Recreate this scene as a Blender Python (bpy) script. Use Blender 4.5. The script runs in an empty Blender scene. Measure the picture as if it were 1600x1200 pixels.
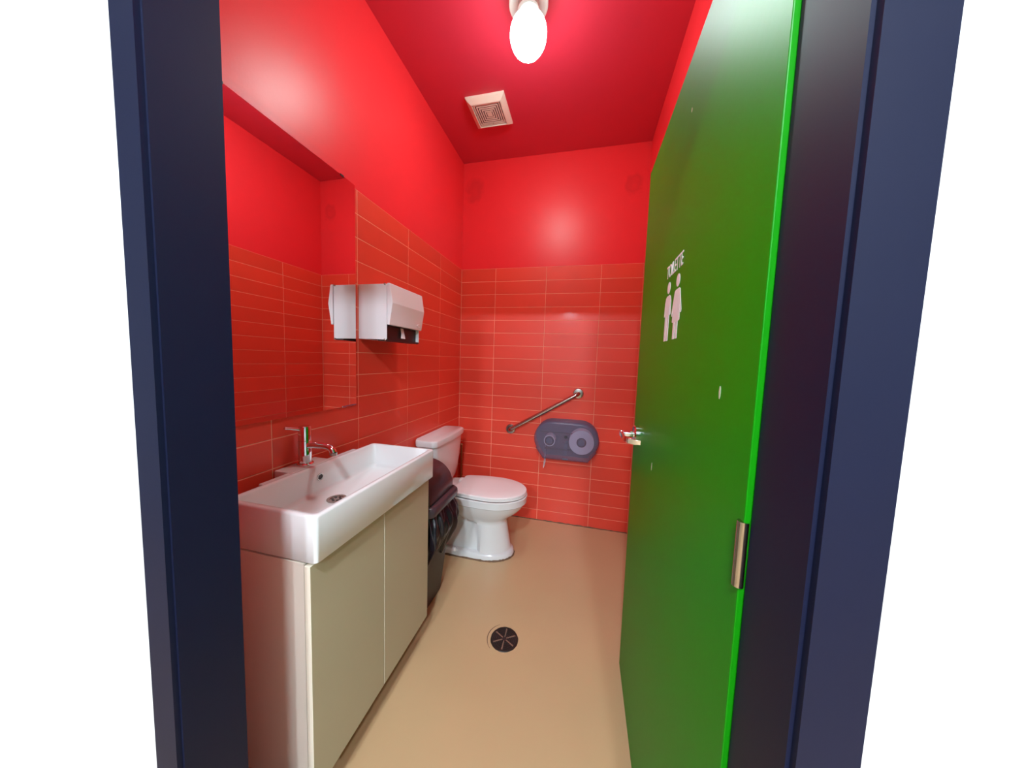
import bpy, bmesh, math, random
from mathutils import Vector, Matrix
random.seed(7)
C = bpy.context.scene.collection
SC = bpy.context.scene
PI = math.pi

# ------------------------------------------------------------------ camera
S = 0.1033                                    # metres per tile course
cam = bpy.data.cameras.new('camera')
cam.sensor_fit = 'HORIZONTAL'
cam.sensor_width = 36.0
cam.lens = 475.37 / 1600.0 * 36.0
cam.clip_start = 0.02
cam.shift_x = 0.5 / 1600.0
camo = bpy.data.objects.new('camera', cam)
C.objects.link(camo)
camo.matrix_world = (Matrix.Translation((9.9130 * S, -23.4881 * S, 12.7076 * S))
                     @ Matrix.Rotation(math.radians(13.1441), 4, 'Z')
                     @ Matrix.Rotation(math.radians(85.5498), 4, 'X')
                     @ Matrix.Rotation(math.radians(1.8779), 4, 'Z'))
SC.camera = camo

# ------------------------------------------------------------------ world, exposure
w = bpy.data.worlds.new('world')
SC.world = w
w.use_nodes = True
w.node_tree.nodes['Background'].inputs[0].default_value = (0.9, 0.95, 1, 1)
w.node_tree.nodes['Background'].inputs[1].default_value = 0.02
SC.view_settings.view_transform = 'Standard'
SC.view_settings.look = 'None'
SC.view_settings.gamma = 1.0
SC.view_settings.use_curve_mapping = False
SC.view_settings.exposure = 0.36
LAMP = 110.0                                    # globe radiance
LAMP_COL = (0.80, 1.0, 0.98)
HALL = 900.0                                   # hall lamp radiance
HALL_NEAR = 400.0                               # the weaker lamp just outside the door
HALL_COL = (0.85, 0.97, 1.08)

# ------------------------------------------------------------------ dimensions
W = 1.4163          # room width
H = 2.8862          # ceiling
TOP = 2.0490        # top of tiling
TH, TW = S, 0.41233
YF = -1.98          # inner face of front wall
YO = -2.08          # outer face of front wall
XD = 1.2396         # face of the open door
OX0, OX1 = 0.376, 1.246   # clear opening
OZ = 2.045
HX0, HX1, HY, HZ = -2.2, 3.6, -8.6, 2.62       # hall outside


# ------------------------------------------------------------------ materials
def mat(name, col, rough=0.5, metal=0.0, coat=0.0, coat_rough=0.1, spec=0.5, bump=None, vary=None, emit=None, trans=0.0):
    m = bpy.data.materials.new(name)
    m.use_nodes = True
    nt = m.node_tree
    b = nt.nodes['Principled BSDF']
    b.inputs['Base Color'].default_value = (*col, 1)
    b.inputs['Roughness'].default_value = rough
    b.inputs['Metallic'].default_value = metal
    b.inputs['Coat Weight'].default_value = coat
    b.inputs['Coat Roughness'].default_value = coat_rough
    b.inputs['Specular IOR Level'].default_value = spec
    if trans:
        b.inputs['Transmission Weight'].default_value = trans
    if emit:
        b.inputs['Emission Color'].default_value = (*emit[0], 1)
        b.inputs['Emission Strength'].default_value = emit[1]
    tc = nt.nodes.new('ShaderNodeTexCoord')
    if vary:                                   # (scale, amount): gentle tonal mottling
        n = nt.nodes.new('ShaderNodeTexNoise')
        n.inputs['Scale'].default_value = vary[0]
        n.inputs['Detail'].default_value = 4
        nt.links.new(tc.outputs['Object'], n.inputs['Vector'])
        mx = nt.nodes.new('ShaderNodeMix')
        mx.data_type = 'RGBA'
        a = vary[1]
        mx.inputs[6].default_value = (*[c * (1 - a) for c in col], 1)
        mx.inputs[7].default_value = (*[min(1, c * (1 + a)) for c in col], 1)
        nt.links.new(n.outputs['Fac'], mx.inputs[0])
        nt.links.new(mx.outputs[2], b.inputs['Base Color'])
    if bump:                                   # list of (scale, strength, distance)
        prev = None
        for sc, st, di in bump:
            n = nt.nodes.new('ShaderNodeTexNoise')
            n.inputs['Scale'].default_value = sc
            n.inputs['Detail'].default_value = 3
            nt.links.new(tc.outputs['Object'], n.inputs['Vector'])
            bp = nt.nodes.new('ShaderNodeBump')
            bp.inputs['Strength'].default_value = st
            bp.inputs['Distance'].default_value = di
            nt.links.new(n.outputs['Fac'], bp.inputs['Height'])
            if prev:
                nt.links.new(prev.outputs['Normal'], bp.inputs['Normal'])
            prev = bp
        nt.links.new(prev.outputs['Normal'], b.inputs['Normal'])
    return m


PAINT = (0.86, 0.034, 0.044)
M = {}
M['paint'] = mat('red_paint', PAINT, 0.38, spec=0.36, bump=[(90, 0.10, 0.002), (7, 0.25, 0.004)], vary=(2.2, 0.05))
M['ceiling'] = mat('ceiling_red_shaded', (0.60, 0.026, 0.060), 0.50, spec=0.9, bump=[(90, 0.08, 0.002)], vary=(2, 0.04))  # same red as the walls, darker tone of grazing light painted into the colour
M['grout'] = mat('coral_grout', (0.92, 0.42, 0.27), 0.6, vary=(14, 0.12))
M['tile'] = mat('red_glazed_tile', (0.78, 0.066, 0.034), 0.45, spec=0.48, coat=0.25, coat_rough=0.10, bump=[(9, 0.10, 0.004)], vary=(5, 0.06))
nt = M['tile'].node_tree                       # glaze ripples follow the wall, each tile has its own tone
ge = nt.nodes.new('ShaderNodeNewGeometry')
for n_ in nt.nodes:
    if n_.type == 'TEX_NOISE':
        nt.links.new(ge.outputs['Position'], n_.inputs['Vector'])
oi = nt.nodes.new('ShaderNodeObjectInfo')
hv = nt.nodes.new('ShaderNodeHueSaturation')
mp = nt.nodes.new('ShaderNodeMapRange')
mp.inputs['To Min'].default_value = 0.95
mp.inputs['To Max'].default_value = 1.05
nt.links.new(oi.outputs['Random'], mp.inputs['Value'])
nt.links.new(mp.outputs[0], hv.inputs['Value'])
pb = nt.nodes['Principled BSDF']
nt.links.new(pb.inputs['Base Color'].links[0].from_socket, hv.inputs['Color'])
nt.links.new(hv.outputs[0], pb.inputs['Base Color'])
M['floor'] = mat('beige_epoxy_floor', (0.53, 0.355, 0.19), 0.28, spec=0.5, bump=[(6, 0.18, 0.006), (40, 0.05, 0.002)], vary=(3.5, 0.05))
M['green'] = mat('green_door_paint', (0.006, 0.28, 0.003), 0.42, spec=0.17, bump=[(60, 0.05, 0.002), (5, 0.10, 0.004)], vary=(3, 0.04))
M['navy'] = mat('navy_steel_paint', (0.004, 0.007, 0.030), 0.55, spec=0.3, vary=(6, 0.1))
M['white_wall'] = mat('white_hall_paint', (0.86, 0.86, 0.85), 0.7, bump=[(80, 0.06, 0.002)], vary=(2, 0.02))
M['hall_wall'] = mat('grey_hall_paint', (0.38, 0.40, 0.42), 0.7, vary=(2, 0.03))
M['porcelain'] = mat('white_porcelain', (0.74, 0.745, 0.74), 0.12, spec=0.5, coat=0.3, coat_rough=0.05, vary=(4, 0.02))
M['seat'] = mat('white_seat_plastic', (0.84, 0.82, 0.81), 0.25, vary=(4, 0.02))
M['white_plastic'] = mat('white_enamel', (0.80, 0.81, 0.84), 0.3, vary=(6, 0.02))
M['cream'] = mat('cream_lacquer', (0.48, 0.43, 0.285), 0.38, bump=[(50, 0.03, 0.002)], vary=(4, 0.03))
M['cream_edge'] = mat('cream_edge_band', (0.80, 0.74, 0.60), 0.4, vary=(8, 0.03))
M['carcass'] = mat('pale_carcass', (0.74, 0.68, 0.58), 0.45, vary=(5, 0.03))
M['chrome'] = mat('chrome', (0.78, 0.78, 0.78), 0.08, 1.0, vary=(9, 0.03))
M['steel'] = mat('brushed_steel', (0.47, 0.43, 0.39), 0.24, 1.0, bump=[(300, 0.05, 0.0005)], vary=(20, 0.06))
M['mirror'] = mat('mirror_glass', (0.86, 0.86, 0.86), 0.012, 1.0)
M['glass_edge'] = mat('mirror_edge', (0.30, 0.06, 0.05), 0.25, vary=(8, 0.05))
M['dark'] = mat('dark_plastic', (0.022, 0.014, 0.015), 0.4, vary=(9, 0.15))
M['bin'] = mat('charcoal_plastic', (0.017, 0.016, 0.019), 0.45, bump=[(150, 0.06, 0.001)], vary=(7, 0.12))
M['bin_lid'] = mat('plum_grey_plastic', (0.050, 0.034, 0.042), 0.30, bump=[(150, 0.04, 0.001)], vary=(7, 0.08))
M['bag'] = mat('black_bag_film', (0.009, 0.007, 0.011), 0.30, bump=[(30, 0.35, 0.008)], vary=(9, 0.2))
M['canopy'] = mat('white_lamp_holder', (0.72, 0.80, 0.76), 0.4, vary=(6, 0.02))
M['lamp'] = mat('lit_globe', (1, 1, 1), 0.4, emit=(LAMP_COL, LAMP))
# emission graded by height: neck dimmed so the holder above does not blow out
nt = M['lamp'].node_tree
tc = nt.nodes.new('ShaderNodeTexCoord')
sx = nt.nodes.new('ShaderNodeSeparateXYZ')
mr = nt.nodes.new('ShaderNodeMapRange')
mr.inputs['From Min'].default_value = 0.10
mr.inputs['From Max'].default_value = 0.75
mr.inputs['To Min'].default_value = LAMP
mr.inputs['To Max'].default_value = 0.7
nt.links.new(tc.outputs['Generated'], sx.inputs[0])
nt.links.new(sx.outputs['Z'], mr.inputs['Value'])
nt.links.new(mr.outputs[0], nt.nodes['Principled BSDF'].inputs['Emission Strength'])
M['hall_lamp'] = mat('lit_hall_disc', (1, 1, 1), 0.4, emit=(HALL_COL, HALL))
M['near_lamp'] = mat('lit_near_hall_disc', (1, 1, 1), 0.4, emit=(HALL_COL, HALL_NEAR))
M['vent'] = mat('ivory_vent_plastic', (0.76, 0.70, 0.60), 0.4, vary=(8, 0.03))
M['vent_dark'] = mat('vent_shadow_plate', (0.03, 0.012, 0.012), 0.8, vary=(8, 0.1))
M['paper'] = mat('white_tissue', (0.85, 0.85, 0.88), 0.9, bump=[(120, 0.15, 0.002)], vary=(30, 0.03))
M['card'] = mat('grey_core_plastic', (0.10, 0.13, 0.18), 0.5, vary=(20, 0.05))
M['iron'] = mat('black_cast_iron', (0.030, 0.022, 0.018), 0.45, 0.4, bump=[(120, 0.4, 0.002)], vary=(40, 0.3))
M['worn'] = mat('worn_cast_rib', (0.23, 0.14, 0.10), 0.5, 0.3, bump=[(90, 0.3, 0.002)], vary=(60, 0.35))
M['caulk'] = mat('stained_caulk', (0.16, 0.09, 0.05), 0.8, vary=(45, 0.45))
M['brass'] = mat('old_brass', (0.36, 0.17, 0.07), 0.4, 0.8, vary=(30, 0.2))
M['sign'] = mat('white_vinyl', (0.86, 0.84, 0.86), 0.5, vary=(30, 0.02))
M['smear'] = mat('bare_scuff', (0.55, 0.60, 0.42), 0.6, vary=(60, 0.1))


def smoked():
    m = bpy.data.materials.new('smoked_clear_plastic')
    m.use_nodes = True
    nt = m.node_tree
    b = nt.nodes['Principled BSDF']
    b.inputs['Base Color'].default_value = (0.20, 0.18, 0.27, 1)
    b.inputs['Roughness'].default_value = 0.24
    t = nt.nodes.new('ShaderNodeBsdfTransparent')
    t.inputs[0].default_value = (0.80, 0.79, 0.92, 1)
    mx = nt.nodes.new('ShaderNodeMixShader')
    mx.inputs[0].default_value = 0.42
    nt.links.new(t.outputs[0], mx.inputs[1])
    nt.links.new(b.outputs[0], mx.inputs[2])
    nt.links.new(mx.outputs[0], nt.nodes['Material Output'].inputs[0])
    return m


M['smoked'] = smoked()
M['smoke_back'] = mat('grey_back_plate', (0.12, 0.10, 0.14), 0.5, vary=(9, 0.1))


# ------------------------------------------------------------------ builders
def link(name, bm, material, parent=None, smooth=False, bevel=0.0, seg=2, sub=0):
    bmesh.ops.recalc_face_normals(bm, faces=bm.faces)
    me = bpy.data.meshes.new(name)
    bm.to_mesh(me)
    bm.free()
    for mm in (material if isinstance(material, (list, tuple)) else [material]):
        me.materials.append(mm)
    o = bpy.data.objects.new(name, me)
    C.objects.link(o)
    if parent:
        o.parent = parent
        o.matrix_parent_inverse = parent.matrix_basis.inverted()
    if bevel:
        md = o.modifiers.new('bevel', 'BEVEL')
        md.width = bevel
        md.segments = seg
        md.limit_method = 'ANGLE'
        md.angle_limit = math.radians(40)
        md.harden_normals = False
    if sub:
        md = o.modifiers.new('sub', 'SUBSURF')
        md.levels = md.render_levels = sub
    if smooth:
        me.polygons.foreach_set('use_smooth', [True] * len(me.polygons))
        if smooth != 'all':
            me.set_sharp_from_angle(angle=math.radians(smooth if smooth is not True else 35))
    return o


def thing(name, label, cat, loc=(0, 0, 0), group=None):
    o = bpy.data.objects.new(name, None)
    o.empty_display_size = 0.05
    o.location = loc
    C.objects.link(o)
    o['label'] = label
    o['category'] = cat
    if group:
        o['group'] = group
    return o


def tag(o, label, cat, group=None):
    o['label'] = label
    o['category'] = cat
    if group:
        o['group'] = group
    return o


def box(bm, a, b, mi=0):
    x0, y0, z0 = a
    x1, y1, z1 = b
    v = [bm.verts.new(p) for p in ((x0, y0, z0), (x1, y0, z0), (x1, y1, z0), (x0, y1, z0),
                                   (x0, y0, z1), (x1, y0, z1), (x1, y1, z1), (x0, y1, z1))]
    for f in ((0, 3, 2, 1), (4, 5, 6, 7), (0, 1, 5, 4), (1, 2, 6, 5), (2, 3, 7, 6), (3, 0, 4, 7)):
        bm.faces.new([v[i] for i in f]).material_index = mi
    return bm


def boxes(*bs):
    bm = bmesh.new()
    for b in bs:
        box(bm, *b)
    return bm


def loft(loops, cap0=True, cap1=True, bm=None):
    bm = bm or bmesh.new()
    vs = [[bm.verts.new(p) for p in L] for L in loops]
    n = len(loops[0])
    for a, b in zip(vs, vs[1:]):
        for i in range(n):
            j = (i + 1) % n
            bm.faces.new((a[i], a[j], b[j], b[i]))
    if cap0:
        bm.faces.new(list(reversed(vs[0])))
    if cap1:
        bm.faces.new(vs[-1])
    return bm


def frame_axes(d):
    d = Vector(d).normalized()
    u = Vector((0, 0, 1)) if abs(d.z) < 0.9 else Vector((1, 0, 0))
    s = d.cross(u).normalized()
    return d, s, s.cross(d).normalized()


def tube(pts, r, n=16, bm=None, cap=True):
    pts = [Vector(p) for p in pts]
    rr = r if isinstance(r, (list, tuple)) else [r] * len(pts)
    loops = []
    s = None
    for i, p in enumerate(pts):
        d = (pts[min(i + 1, len(pts) - 1)] - pts[max(i - 1, 0)])
        d.normalize()
        if s is None:
            _, s, t = frame_axes(d)
        else:
            s = (s - d * s.dot(d)).normalized()
            t = s.cross(d)
        loops.append([p + (s * math.cos(2 * PI * k / n) + t * math.sin(2 * PI * k / n)) * rr[i] for k in range(n)])
    return loft(loops, cap, cap, bm)


def lathe(prof, o=(0, 0, 0), axis=(0, 0, 1), n=32, bm=None, cap0=True, cap1=True):
    """prof = list of (radius, distance along axis)"""
    d, s, t = frame_axes(axis)
    o = Vector(o)
    return loft([[o + d * h + (s * math.cos(2 * PI * k / n) + t * math.sin(2 * PI * k / n)) * max(r, 1e-5)
                  for k in range(n)] for r, h in prof], cap0, cap1, bm)


def ring(o, r0, r1, h, axis=(0, 0, 1), n=28, bm=None):
    """flat annulus of height h"""
    bm = bm or bmesh.new()
    d, s, t = frame_axes(axis)
    o = Vector(o)
    L = []
    for r, z in ((r0, 0), (r0, h), (r1, h), (r1, 0)):
        L.append([bm.verts.new(o + d * z + (s * math.cos(2 * PI * k / n) + t * math.sin(2 * PI * k / n)) * r) for k in range(n)])
    for a in range(4):
        A, B = L[a], L[(a + 1) % 4]
        for k in range(n):
            j = (k + 1) % n
            bm.faces.new((A[k], A[j], B[j], B[k]))
    return bm


def rrect(cx, cy, hx, hy, r, z, n=6, bow=0.0):
    """rounded rectangle loop; bow bulges the +x side"""
    pts = []
    for (sx, sy, a0) in ((1, 1, 0), (-1, 1, 90), (-1, -1, 180), (1, -1, 270)):
        for k in range(n + 1):
            a = math.radians(a0 + 90 * k / n)
            x = cx + sx * (hx - r) + r * math.cos(a)
            y = cy + sy * (hy - r) + r * math.sin(a)
            pts.append([x, y, z])
    if bow:
        # extra points on the bowed side lie between the last and first corner
        extra = []
        a, b = pts[-1], pts[0]
        for k in range(1, 8):
            f = k / 8
            extra.append([a[0], a[1] + (b[1] - a[1]) * f, z])
        pts += extra
        for p in pts:
            if p[0] > cx:
                u = (p[1] - cy) / hy
                p[0] += bow * (1 - u * u) * min(1, (p[0] - cx) / (hx * 0.8))
    return [tuple(p) for p in pts]


# ------------------------------------------------------------------ room shell
def structure(o):
    o['kind'] = 'structure'
    return o


bm = bmesh.new()
box(bm, (-0.10, YO, -0.10), (W + 0.10, 0.10, 0.0))
floor = structure(link('floor', bm, M['floor']))
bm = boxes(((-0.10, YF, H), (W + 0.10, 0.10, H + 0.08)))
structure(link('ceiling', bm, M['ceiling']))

GR = 0.0012   # grout lies this far behind the tile faces


def stained_paint():
    """red paint with two patched-over blotches on the back wall"""
    m = M['paint'].copy()
    m.name = 'patched_red_paint'
    nt = m.node_tree
    b = nt.nodes['Principled BSDF']
    src = b.inputs['Base Color'].links[0].from_socket
    ge = nt.nodes.new('ShaderNodeNewGeometry')
    no = nt.nodes.new('ShaderNodeTexNoise')
    no.inputs['Scale'].default_value = 16
    nt.links.new(ge.outputs['Position'], no.inputs['Vector'])
    for cx, cz, rx, rz, hollow, amt in ((0.105, 2.67, 0.085, 0.125, 0.25, 0.15), (1.315, 2.600, 0.075, 0.090, 0.60, 0.15)):
        mp = nt.nodes.new('ShaderNodeMapping')
        mp.vector_type = 'POINT'
        mp.inputs['Location'].default_value = (-cx / rx, 0, -cz / rz)
        mp.inputs['Scale'].default_value = (1 / rx, 0, 1 / rz)
        nt.links.new(ge.outputs['Position'], mp.inputs['Vector'])
        ln = nt.nodes.new('ShaderNodeVectorMath')
        ln.operation = 'LENGTH'
        nt.links.new(mp.outputs[0], ln.inputs[0])
        ad = nt.nodes.new('ShaderNodeMath')
        ad.operation = 'MULTIPLY_ADD'
        ad.inputs[1].default_value = 1.3
        nt.links.new(no.outputs['Fac'], ad.inputs[0])
        nt.links.new(ln.outputs['Value'], ad.inputs[2])
        cr = nt.nodes.new('ShaderNodeValToRGB')
        e = cr.color_ramp.elements
        e[0].position, e[0].color = 0.30, (1 - amt * (1 - hollow), 0, 0, 1)
        e[1].position, e[1].color = 0.80, (1, 0, 0, 1)
        k = cr.color_ramp.elements.new(0.58)
        k.color = (1 - amt, 0, 0, 1)
        sc_ = nt.nodes.new('ShaderNodeMath')
        sc_.operation = 'MULTIPLY'
        sc_.inputs[1].default_value = 0.5
        nt.links.new(ad.outputs[0], sc_.inputs[0])
        nt.links.new(sc_.outputs[0], cr.inputs[0])
        sp_ = nt.nodes.new('ShaderNodeSeparateColor')
        nt.links.new(cr.outputs[0], sp_.inputs[0])
        hv = nt.nodes.new('ShaderNodeHueSaturation')
        nt.links.new(sp_.outputs[0], hv.inputs['Value'])
        nt.links.new(src, hv.inputs['Color'])
        src = hv.outputs[0]
    nt.links.new(src, b.inputs['Base Color'])
    return m


M['patched'] = stained_paint()


def two_tone(name, low, high, top='paint'):
    bm = bmesh.new()
    box(bm, *low, 0)
    box(bm, *high, 1)
    return structure(link(name, bm, [M['grout'], M[top]]))


wall_back = two_tone('wall_back', ((-0.1, GR, 0), (W + 0.1, 0.1, TOP)), ((-0.1, 0.0008, TOP), (W + 0.1, 0.1, H)), 'patched')
wall_left = two_tone('wall_left', ((-0.1, YF, 0), (-GR, 0.0, TOP)), ((-0.1, YF, TOP), (-0.0008, 0.0, H)))
wall_right = two_tone('wall_right', ((W + GR, YF, 0), (W + 0.1, 0.0, TOP)), ((W + 0.0008, YF, TOP), (W + 0.1, 0.0, H)))

# front wall with the doorway: red inside, white towards the hall
bm = bmesh.new()
A0, A1, AZ = OX0 - 0.02, OX1 + 0.02, OZ + 0.02
YM = (YF + YO) / 2
for (y0, y1, mi) in ((YM, YF, 0), (YO, YM, 1)):
    x0, x1, zt = (-0.1, W + 0.1, H + 0.08) if mi == 0 else (HX0, HX1, H + 0.08)
    box(bm, (x0, y0, 0), (A0, y1, zt), mi)
    box(bm, (A1, y0, 0), (x1, y1, zt), mi)
    box(bm, (A0, y0, AZ), (A1, y1, zt), mi)
structure(link('wall_front', bm, [M['paint'], M['white_wall']]))

# hall outside the doorway
structure(link('floor_hall', boxes(((HX0, HY, -0.1), (HX1, YO, -0.0005))), M['floor']))
structure(link('ceiling_hall', boxes(((HX0, HY, HZ), (HX1, YO, HZ + 0.08))), M['hall_wall']))
structure(link('wall_hall_back', boxes(((HX0, HY - 0.1, 0), (HX1, HY, HZ))), M['hall_wall']))
structure(link('wall_hall_left', boxes(((HX0 - 0.1, HY, 0), (HX0, YO, HZ))), M['hall_wall']))
structure(link('wall_hall_right', boxes(((HX1, HY, 0), (HX1 + 0.1, YO, HZ))), M['hall_wall']))

# door frame
bm = bmesh.new()
box(bm, (A0, YO - 0.004, 0), (OX0, YF - 0.004, OZ))
box(bm, (OX1, YO - 0.004, 0), (A1, YF - 0.004, OZ))
box(bm, (A0, YO - 0.004, OZ), (A1, YF - 0.004, AZ))
box(bm, (A0 - 0.035, YO - 0.012, 0), (OX0 - 0.004, YO - 0.001, AZ + 0.035))
box(bm, (OX1 + 0.004, YO - 0.012, 0), (A1 + 0.035, YO - 0.001, AZ + 0.035))
box(bm, (OX0 - 0.004, YO - 0.012, OZ + 0.004), (OX1 + 0.004, YO - 0.001, AZ + 0.035))
structure(link('trim_1', bm, M['navy']))

# ------------------------------------------------------------------ tiles
tile_cache = {}


def tile_mesh(u, v):
    """a tile u wide, v high, face towards +z, chamfered; origin at its centre on the face"""
    key = (round(u, 4), round(v, 4))
    if key not in tile_cache:
        g, c, d = 0.0015, 0.0009, 0.006
        a, b = u / 2 - g, v / 2 - g
        bm = bmesh.new()
        loops = [[(-a, -b, -d), (a, -b, -d), (a, b, -d), (-a, b, -d)],
                 [(-a, -b, -c), (a, -b, -c), (a, b, -c), (-a, b, -c)],
                 [(-a + c, -b + c, 0), (a - c, -b + c, 0), (a - c, b - c, 0), (-a + c, b - c, 0)]]
        loft(loops, False, True, bm)
        bmesh.ops.recalc_face_normals(bm, faces=bm.faces)
        me = bpy.data.meshes.new('tile')
        bm.to_mesh(me)
        bm.free()
        me.materials.append(M['tile'])
        tile_cache[key] = me
    return tile_cache[key]


rows = [(0.0, TOP - 19 * TH)] + [(TOP - (k + 1) * TH, TOP - k * TH) for k in range(18, -1, -1)]


def tiles(parent, cols, place):
    for z0, z1 in rows:
        for c0, c1 in cols:
            o = bpy.data.objects.new('tile', tile_mesh(abs(c1 - c0), z1 - z0))
            C.objects.link(o)
            o.parent = parent
            # every tile sits a hair differently
            o.matrix_basis = place((c0 + c1) / 2, (z0 + z1) / 2) @ Matrix.Rotation(random.gauss(0, 0.0016), 4, 'X') @ Matrix.Rotation(random.gauss(0, 0.0007), 4, 'Y')


X1 = 0.29541
tiles(wall_back, [(0, X1), (X1, X1 + TW), (X1 + TW, X1 + 2 * TW), (X1 + 2 * TW, W)],
      lambda c, z: Matrix.Translation((c, 0, z)) @ Matrix(((1, 0, 0, 0), (0, 0, -1, 0), (0, 1, 0, 0), (0, 0, 0, 1))))
YA = 0.38011
ycols = [(0, -YA), (-YA, -YA - TW), (-YA - TW, -YA - 2 * TW), (-YA - 2 * TW, -YA - 3 * TW), (-YA - 3 * TW, YF)]
tiles(wall_left, ycols,
      lambda c, z: Matrix.Translation((0, c, z)) @ Matrix(((0, 0, 1, 0), (1, 0, 0, 0), (0, 1, 0, 0), (0, 0, 0, 1))))
tiles(wall_right, ycols,
      lambda c, z: Matrix.Translation((W, c, z)) @ Matrix(((0, 0, -1, 0), (-1, 0, 0, 0), (0, 1, 0, 0), (0, 0, 0, 1))))

# stained joint between back wall and floor
bm = bmesh.new()
n = 60
L = []
for i in range(n + 1):
    x = W * i / n
    h = 0.004 + 0.005 * random.random() ** 2
    d = 0.004 + 0.005 * random.random() ** 2
    L.append([(x, 0.001, 0.0), (x, -d, 0.0), (x, -0.001, h), (x, 0.001, h)])
loft(L, bm=bm)
structure(link('baseboard_back', bm, M['caulk'], smooth='all'))

# ------------------------------------------------------------------ green door
YL = -1.1108          # latch edge
bm = boxes(((XD, YF, 0.011), (XD + 0.042, YL, 2.0457)))
door = structure(link('door_1', bm, M['green'], bevel=0.0015, seg=2))

# lettering and pictograms: flat vinyl on the leaf. Local u runs along -y, v = z
def vinyl(name, polys, mats=M['sign'], parent=door):
    bm = bmesh.new()
    for poly in polys:
        a = [bm.verts.new((XD - 0.0006, y, z)) for y, z in poly]
        b = [bm.verts.new((XD + 0.0004, y, z)) for y, z in poly]
        bm.faces.new(a)
        m_ = len(a)
        for i in range(m_):
            bm.faces.new((a[i], a[(i + 1) % m_], b[(i + 1) % m_], b[i]))
    return link(name, bm, mats, parent)


def oval(cy, cz, ry, rz, n=24):
    return [(cy + ry * math.cos(2 * PI * k / n), cz + rz * math.sin(2 * PI * k / n)) for k in range(n)]


cu = bpy.data.curves.new('lettering', 'FONT')
cu.body = 'TOILETTE'
cu.size = 0.0445
cu.space_character = 0.95
cu.extrude = 0.0004
to = bpy.data.objects.new('lettering_source', cu)
C.objects.link(to)
bpy.context.view_layer.update()
me = bpy.data.meshes.new_from_object(to.evaluated_get(bpy.context.evaluated_depsgraph_get()))
bpy.data.objects.remove(to)
xs = [v.co.x for v in me.vertices]
ys = [v.co.y for v in me.vertices]
kx = 0.143 / (max(xs) - min(xs))
kz = 0.034 / (max(ys) - min(ys))
for v in me.vertices:
    x, y, z = v.co
    v.co = (XD - 0.0005 - z, -1.478 - (x - min(xs)) * kx, 1.5505 + (y - min(ys)) * kz)
me.materials.clear()
me.materials.append(M['sign'])
lo = bpy.data.objects.new('lettering', me)
C.objects.link(lo)
lo.parent = door


def man(cy):
    z0 = 1.379
    s = lambda pts: [(cy + u, z0 + v) for u, v in pts]
    body = [(-0.012, 0.122), (-0.022, 0.118), (-0.029, 0.105), (-0.0315, 0.072), (-0.0305, 0.068), (-0.0255, 0.068), (-0.0235, 0.075),
            (-0.0205, 0.098), (-0.0195, 0.098), (-0.0195, 0.0), (-0.0015, 0.0), (-0.0015, 0.064), (0.0015, 0.064),
            (0.0015, 0.0), (0.0195, 0.0), (0.0195, 0.098), (0.0205, 0.098), (0.0235, 0.075), (0.0255, 0.068),
            (0.0305, 0.068), (0.0315, 0.072), (0.029, 0.105), (0.022, 0.118), (0.012, 0.122)]
    return [s(body), oval(cy, z0 + 0.143, 0.0145, 0.0155)]


def woman(cy):
    z0 = 1.379
    s = lambda pts: [(cy + u, z0 + v) for u, v in pts]
    body = [(-0.014, 0.122), (-0.022, 0.119), (-0.041, 0.066), (-0.040, 0.060), (-0.034, 0.060), (-0.0265, 0.082),
            (-0.031, 0.044), (-0.019, 0.041), (-0.019, 0.0), (-0.0025, 0.0), (-0.0025, 0.041), (0.0025, 0.041),
            (0.0025, 0.0), (0.019, 0.0), (0.019, 0.041), (0.031, 0.044), (0.0265, 0.082), (0.034, 0.060), (0.040, 0.060),
            (0.041, 0.066), (0.022, 0.119), (0.014, 0.122)]
    return [s(body), oval(cy, z0 + 0.143, 0.0145, 0.0155)]


p = vinyl('man_pictogram', man(-1.509))
p['label'] = 'white man pictogram'
p = vinyl('woman_pictogram', woman(-1.592))
p['label'] = 'white woman pictogram in a skirt'
vinyl('scuff', [oval(-1.875, 1.272, 0.003, 0.011, 10)], M['smear'])
vinyl('scuff', [oval(-1.452, 1.006, 0.0022, 0.012, 10)], M['smear'])
vinyl('scuff', [oval(-1.602, 1.905, 0.003, 0.005, 10)], M['smear'])

# lever handle
YH, ZH = -1.213, 1.049
hd = link('lever_handle', lathe([(0.0, -0.001), (0.033, -0.001), (0.033, 0.014), (0.030, 0.019), (0.0, 0.020)],
                                (XD, YH, ZH), (-1, 0, 0), 36), M['chrome'], door, smooth=30)
link('neck', lathe([(0.0125, 0.0), (0.0125, 0.046), (0.0105, 0.050)], (XD - 0.018, YH, ZH), (-1, 0, 0), 24), M['chrome'], hd, smooth=30)


def bar(pts, hw, hh, up=(0, 0, 1)):
    """flat bar of half width hw and half height hh swept along pts"""
    pts = [Vector(p) for p in pts]
    L = []
    for i, p in enumerate(pts):
        d = (pts[min(i + 1, len(pts) - 1)] - pts[max(i - 1, 0)]).normalized()
        s = d.cross(Vector(up)).normalized()
        t = s.cross(d).normalized()
        L.append([p + s * a * hw + t * b * hh for a, b in ((-1, -1), (1, -1), (1, 1), (-1, 1))])
    return loft(L)


link('lever', bar([(XD - 0.060, YH + 0.016, ZH + 0.001), (XD - 0.062, YH - 0.02, ZH), (XD - 0.061, YH - 0.070, ZH - 0.002),
                   (XD - 0.050, YH - 0.098, ZH - 0.003), (XD - 0.030, YH - 0.108, ZH - 0.004), (XD - 0.010, YH - 0.110, ZH - 0.004)],
                  0.0045, 0.0095), M['chrome'], hd, bevel=0.002, smooth=40)
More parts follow.
